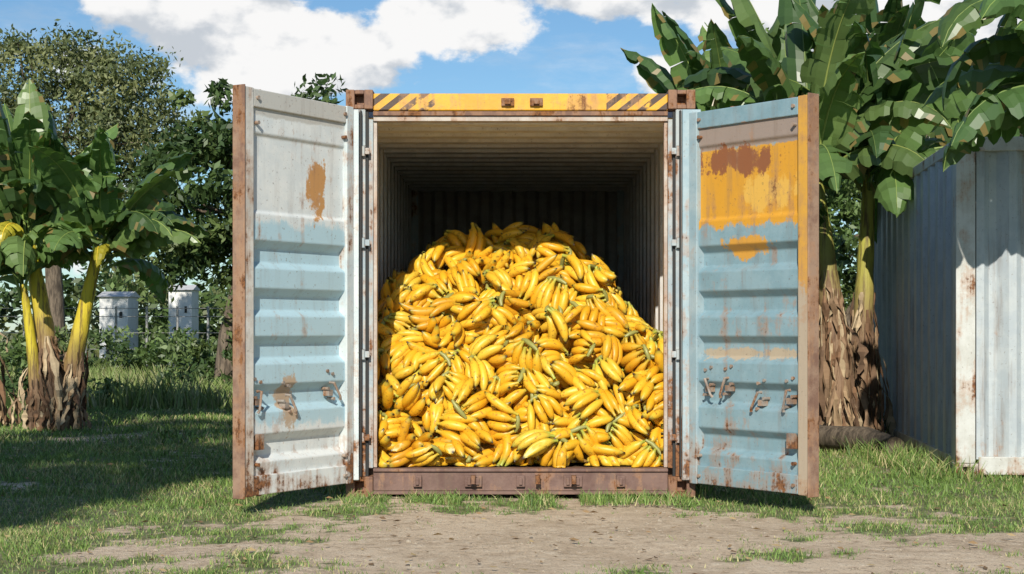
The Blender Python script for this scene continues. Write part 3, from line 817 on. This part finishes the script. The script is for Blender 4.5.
def banana_plant(name, stems, loc=(0, 0, 0), seed=1, dryn=26):
    global R
    R = random.Random(seed)
    e = empty(name, loc); lb = LB(); rib = [[]]; sV = []; sF = []; sC = []; dl_ = LB()
    for st in stems:
        x, y, lx, ly, h, r = st['s']
        pts = []; rr = []; cols = []
        for i in range(17):
            t = i/16; w_ = math.sin(t*2.2)*.05
            pts.append(Vector((x+lx*t**1.4+w_*.4, y+ly*t**1.4, -.05+h*t))); rr.append(r*(1.2-.72*t)*(1+.05*math.sin(i*2.3)))
            g = sstep(st.get('brown', .5)-.15, st.get('brown', .5)+.2, t)
            bc = (0.26, 0.16, 0.09); gc = st.get('gc', (0.42, 0.40, 0.07)); cols.append([bc[q]*(1-g)+gc[q]*g for q in range(3)])
        V, F = tube(pts, rr, 14, False)
        b0_ = len(sV); sV += V; sF += [tuple(i+b0_ for i in f) for f in F]
        for c in cols: sC += [c]*14
        top = pts[-1]
        for lf in st['leaves']:
            az, e0, L, dr_, wd = lf[:5]
            k = R.uniform(.75, 1.3); base = R.choice([(.085, .155, .045), (.11, .19, .055), (.065, .125, .04), (.15, .23, .07)])
            if len(lf) > 5: base = lf[5]
            col = tuple(v*k for v in base)
            p0 = top+Vector((math.cos(az)*r*.3, math.sin(az)*r*.3, -R.uniform(0, .3)))
            banana_leaf(lb, rib, p0, az, e0, L, dr_, wd, col, tear=R.uniform(.15, .5), fold=R.uniform(.15, .7), sidebend=R.uniform(-.35, .35))
        for q in range(int(dryn*st.get('dry', 1))):
            t0 = R.uniform(.12, st.get('dtop', .95)); i0 = int(t0*16); az = R.uniform(0, 2*math.pi); c0 = pts[i0]
            ln = min(R.uniform(.3, 1.2), c0.z+.02); wd = R.uniform(.008, .034)
            col = R.choice([(.26, .165, .095), (.38, .26, .15), (.16, .095, .055), (.52, .40, .25), (.21, .115, .06)])
            rad0 = rr[i0]*1.0; pr0 = None; tw = R.uniform(-1, 1); out = R.uniform(-.01, .04) if R.random() < .78 else R.uniform(.05, .24)
            ph1 = R.uniform(0, 6); ns_ = 12
            for s in range(ns_):
                u = s/(ns_-1)
                k2 = max(0, i0-int(u*ln/h*16)); ax = pts[k2]
                rad_ = max(rad0, rr[k2])+.012+out*math.sin(min(1, u*1.6)*math.pi*.55)+.012*math.sin(u*9+q)
                aa = az+tw*u*.5
                p = Vector((ax.x+math.cos(aa)*rad_, ax.y+math.sin(aa)*rad_, max(.01, c0.z-ln*u)))
                ww = wd*(.4+math.sin(u*math.pi*.9)*.8)*(1+.45*math.sin(s*1.7+ph1))
                ta = aa+tw*u*1.8+.5*math.sin(s*.9+ph1)
                sdv = Vector((-math.sin(ta), math.cos(ta), 0))*ww
                mid = p+Vector((math.cos(aa), math.sin(aa), 0))*ww*.5
                cur = (p-sdv, mid, p+sdv)
                if pr0:
                    sh = R.uniform(.8, 1.2); cc = tuple(v*sh for v in col)
                    dl_.quad(pr0[0], pr0[1], cur[1], cur[0], cc); dl_.quad(pr0[1], pr0[2], cur[2], cur[1], cc)
                pr0 = cur
    fast_mesh('leaf_blades', [tuple(v) for v in lb.V], lb.F, bleaf_m, e, smooth=False, col=lb.C)
    V = []; F = []; C = []
    for (v, f, c) in rib[0]:
        b0_ = len(V); V += v; F += [tuple(i+b0_ for i in g) for g in f]; C += [c]*len(v)
    fast_mesh('leaf_midribs', V, F, rib_m, e, smooth=True, col=C)
    fast_mesh('pseudostems', sV, sF, stem_m, e, smooth=True, col=sC)
    if dl_.F: fast_mesh('dried_leaves', [tuple(v) for v in dl_.V], dl_.F, dry_m, e, col=dl_.C)
    return e

def fan(n, seed, L=(1.5, 2.0), e=(1.0, 1.45), dr_=(1.0, 2.4), w_=(.42, .6)):
    r = random.Random(seed); out = []
    a0 = r.uniform(0, 6)
    for i in range(n):
        out.append((a0+i*2.4+r.uniform(-.3, .3), r.uniform(*e), r.uniform(*L), r.uniform(*dr_), r.uniform(*w_)))
    return out

YG = (0.48, 0.42, 0.04)
UP = dict(L=(2.0, 2.6), e=(1.2, 1.52), dr_=(.35, 1.2), w_=(.5, .66))
UPS = dict(L=(1.7, 2.2), e=(1.15, 1.5), dr_=(.35, 1.2), w_=(.5, .64))
banana_plant('banana_plant', [
    dict(s=(0, 0, -.30, -.05, 2.3, .14), brown=.55, dtop=.58, leaves=fan(8, 3, w_=(.45, .62))+fan(6, 70, **UPS)+fan(7, 51, L=(1.1, 1.6), e=(.4, 1.0), dr_=(1.6, 2.6), w_=(.45, .6))+[(3.4, .7, .9, 2.6, .30, YG), (4.6, .9, .9, 2.8, .3, YG), (1.7, 1.5, 2.0, .35, .5), (2.6, 1.4, 1.9, .8, .5), (4.4, 1.35, 2.0, .5, .55)], gc=(0.62, .50, .03)),
    dict(s=(.10, .08, .42, -.1, 2.2, .12), brown=.45, dtop=.48, leaves=fan(8, 8, L=(1.2, 1.8), w_=(.45, .6))+fan(5, 71, L=(1.5, 1.9), e=(1.1, 1.5), dr_=(.4, 1.3), w_=(.5, .6))+fan(7, 53, L=(1.0, 1.5), e=(.3, 1.0), dr_=(1.6, 2.6), w_=(.45, .58))+[(5.6, .9, 1.5, 1.9, .5), (5.0, .8, .8, 2.6, .25, YG), (.2, .9, 1.5, 1.7, .5), (.4, 1.1, 1.5, 2.3, .5)], gc=(.66, .52, .03)),
    dict(s=(-.15, -.12, -.16, -.1, 1.75, .08), brown=.45, dtop=.42, leaves=fan(4, 5, L=(.9, 1.3)), dry=.4, gc=(.64, .52, .03)),
    dict(s=(-1.0, .8, -.4, .1, 2.3, .12), brown=.6, dtop=.6, leaves=fan(8, 57, L=(1.3, 1.9))+fan(6, 72, **UPS), gc=(.5, .5, .05))],
    loc=(-5.42, 7.4, 0), seed=5, dryn=100)
banana_plant('banana_plant.001', [
    dict(s=(0, 0, -.30, 0, 2.9, .14), brown=.6, dtop=.66, leaves=fan(7, 13, **UP)+fan(8, 14, L=(1.7, 2.2), e=(1.0, 1.4), dr_=(1.2, 2.3), w_=(.5, .65))+fan(8, 61, L=(1.5, 2.1), e=(.4, 1.0), dr_=(1.8, 2.6), w_=(.5, .6)), gc=(.36, .37, .07)),
    dict(s=(.24, .3, .10, 0, 2.85, .12), brown=.52, dtop=.58, leaves=fan(7, 17, **UP)+fan(6, 18, L=(1.7, 2.2), e=(1.0, 1.4), dr_=(1.2, 2.3), w_=(.5, .65))+fan(8, 63, L=(1.5, 2.1), e=(.4, 1.0), dr_=(1.8, 2.6), w_=(.5, .6)), gc=(.42, .40, .07)),
    dict(s=(-.2, .5, -.6, .2, 2.3, .10), brown=.42, dtop=.45, dry=.6, leaves=fan(8, 23, L=(1.5, 2.0), e=(.9, 1.45)), gc=(.50, .45, .06)),
    dict(s=(-.15, .1, -.45, -.1, 2.0, .07), brown=.3, dtop=.35, dry=.25, leaves=fan(4, 67, L=(.9, 1.2), e=(.9, 1.4)), gc=(.55, .48, .06))],
    loc=(3.22, 4.7, 0), seed=9, dryn=120)
banana_plant('banana_plant.002', [
    dict(s=(0, 0, -.1, 0, 3.2, .15), brown=.6, leaves=fan(9, 29, **UP)+fan(5, 30, L=(1.6, 2.1), dr_=(1.2, 2.2))),
    dict(s=(.5, .6, .3, .1, 2.9, .14), brown=.6, leaves=fan(10, 31, **UP))],
    loc=(2.7, 8.2, 0), seed=12, dryn=40)
banana_plant('banana_plant.003', [
    dict(s=(0, 0, -.25, .0, 2.8, .15), brown=.6, leaves=fan(8, 37, L=(1.6, 2.1), e=(.9, 1.4), dr_=(1.2, 2.5))+[(3.2, .9, 1.6, 2.5, .5), (3.0, 1.3, 2.0, 1.9, .55), (3.5, .4, 1.5, 1.7, .5), (3.3, 1.2, 1.9, 2.6, .5), (2.9, .7, 1.5, 2.3, .5), (3.1, 1.0, 1.75, 2.9, .45)])],
    loc=(4.5, 0.2, 0), seed=15, dryn=40)
banana_plant('banana_plant.004', [
    dict(s=(0, 0, .1, .0, 3.6, .15), brown=.6, leaves=fan(8, 41, **UP)+fan(6, 42, L=(1.7, 2.2), dr_=(1.0, 2.1))),
    dict(s=(1.2, .4, .1, .0, 3.4, .15), brown=.6, leaves=fan(8, 43, **UP)+fan(5, 44, L=(1.7, 2.2), dr_=(1.0, 2.1)))],
    loc=(4.6, 9.2, 0), seed=18, dryn=30)
R = random.Random(77)

# fallen log
mb = MB(); pts = [(3.42, 3.3, .10), (3.30, 3.9, .13), (3.0, 4.4, .12), (2.8, 5.0, .13), (2.65, 5.8, .14)]
mb.tube(pts, [.10, .125, .115, .12, .10], 12); mb.obj('fallen_log', bark_m, smooth=True)

# ------------------------------------------------------------------ distant fence + little white buildings
wallw = paint('white_plaster', (.80, .80, .78), (.72, .72, .70), .05, streaks=.25, seed=60)
roofm = paint('grey_roof_sheet', (.55, .55, .55), (.62, .61, .60), .2, seed=61)
def shed(name, x, y, w_, h, d):
    e = empty(name, (x, y, 0)); mb = MB(); mb.box(-w_/2, w_/2, 0, d, 0, h); mb.obj('walls', wallw, e)
    mb = MB(); mb.add([(-w_/2-.06, -.1, h+.002), (w_/2+.06, -.1, h+.002), (w_/2+.06, d+.1, h+.002), (-w_/2-.06, d+.1, h+.002), (-w_/2-.06, d/2, h+.16), (w_/2+.06, d/2, h+.16)], [(0, 1, 5, 4), (2, 3, 4, 5), (0, 4, 3), (1, 2, 5), (0, 3, 2, 1)])
    mb.obj('roof', roofm, e)
    mb = MB(); mb.box(-w_*.25, -w_*.05, -.02, -.002, 0, h*.55); mb.box(w_*.2, w_*.30, -.02, -.002, h*.72, h*.80); mb.obj('door_and_window', rubber, e)
shed('white_shed', -11.2, 33.0, .8, 2.1, 1.2)
shed('white_shed.001', -9.45, 33.5, .65, 2.3, 1.0)
mb = MB()
for i in range(17):
    x = -15+i*.75; mb.tube([(x, 27.5, 0), (x, 27.5, 1.75)], .03, 6)
for z in (.3, .7, 1.1, 1.5, 1.7): mb.tube([(-15, 27.5, z), (-3, 27.5, z)], .008, 4)
mb.obj('wire_fence', paint('galvanised_wire', (.35, .35, .34), (.28, .28, .27), .2), None)
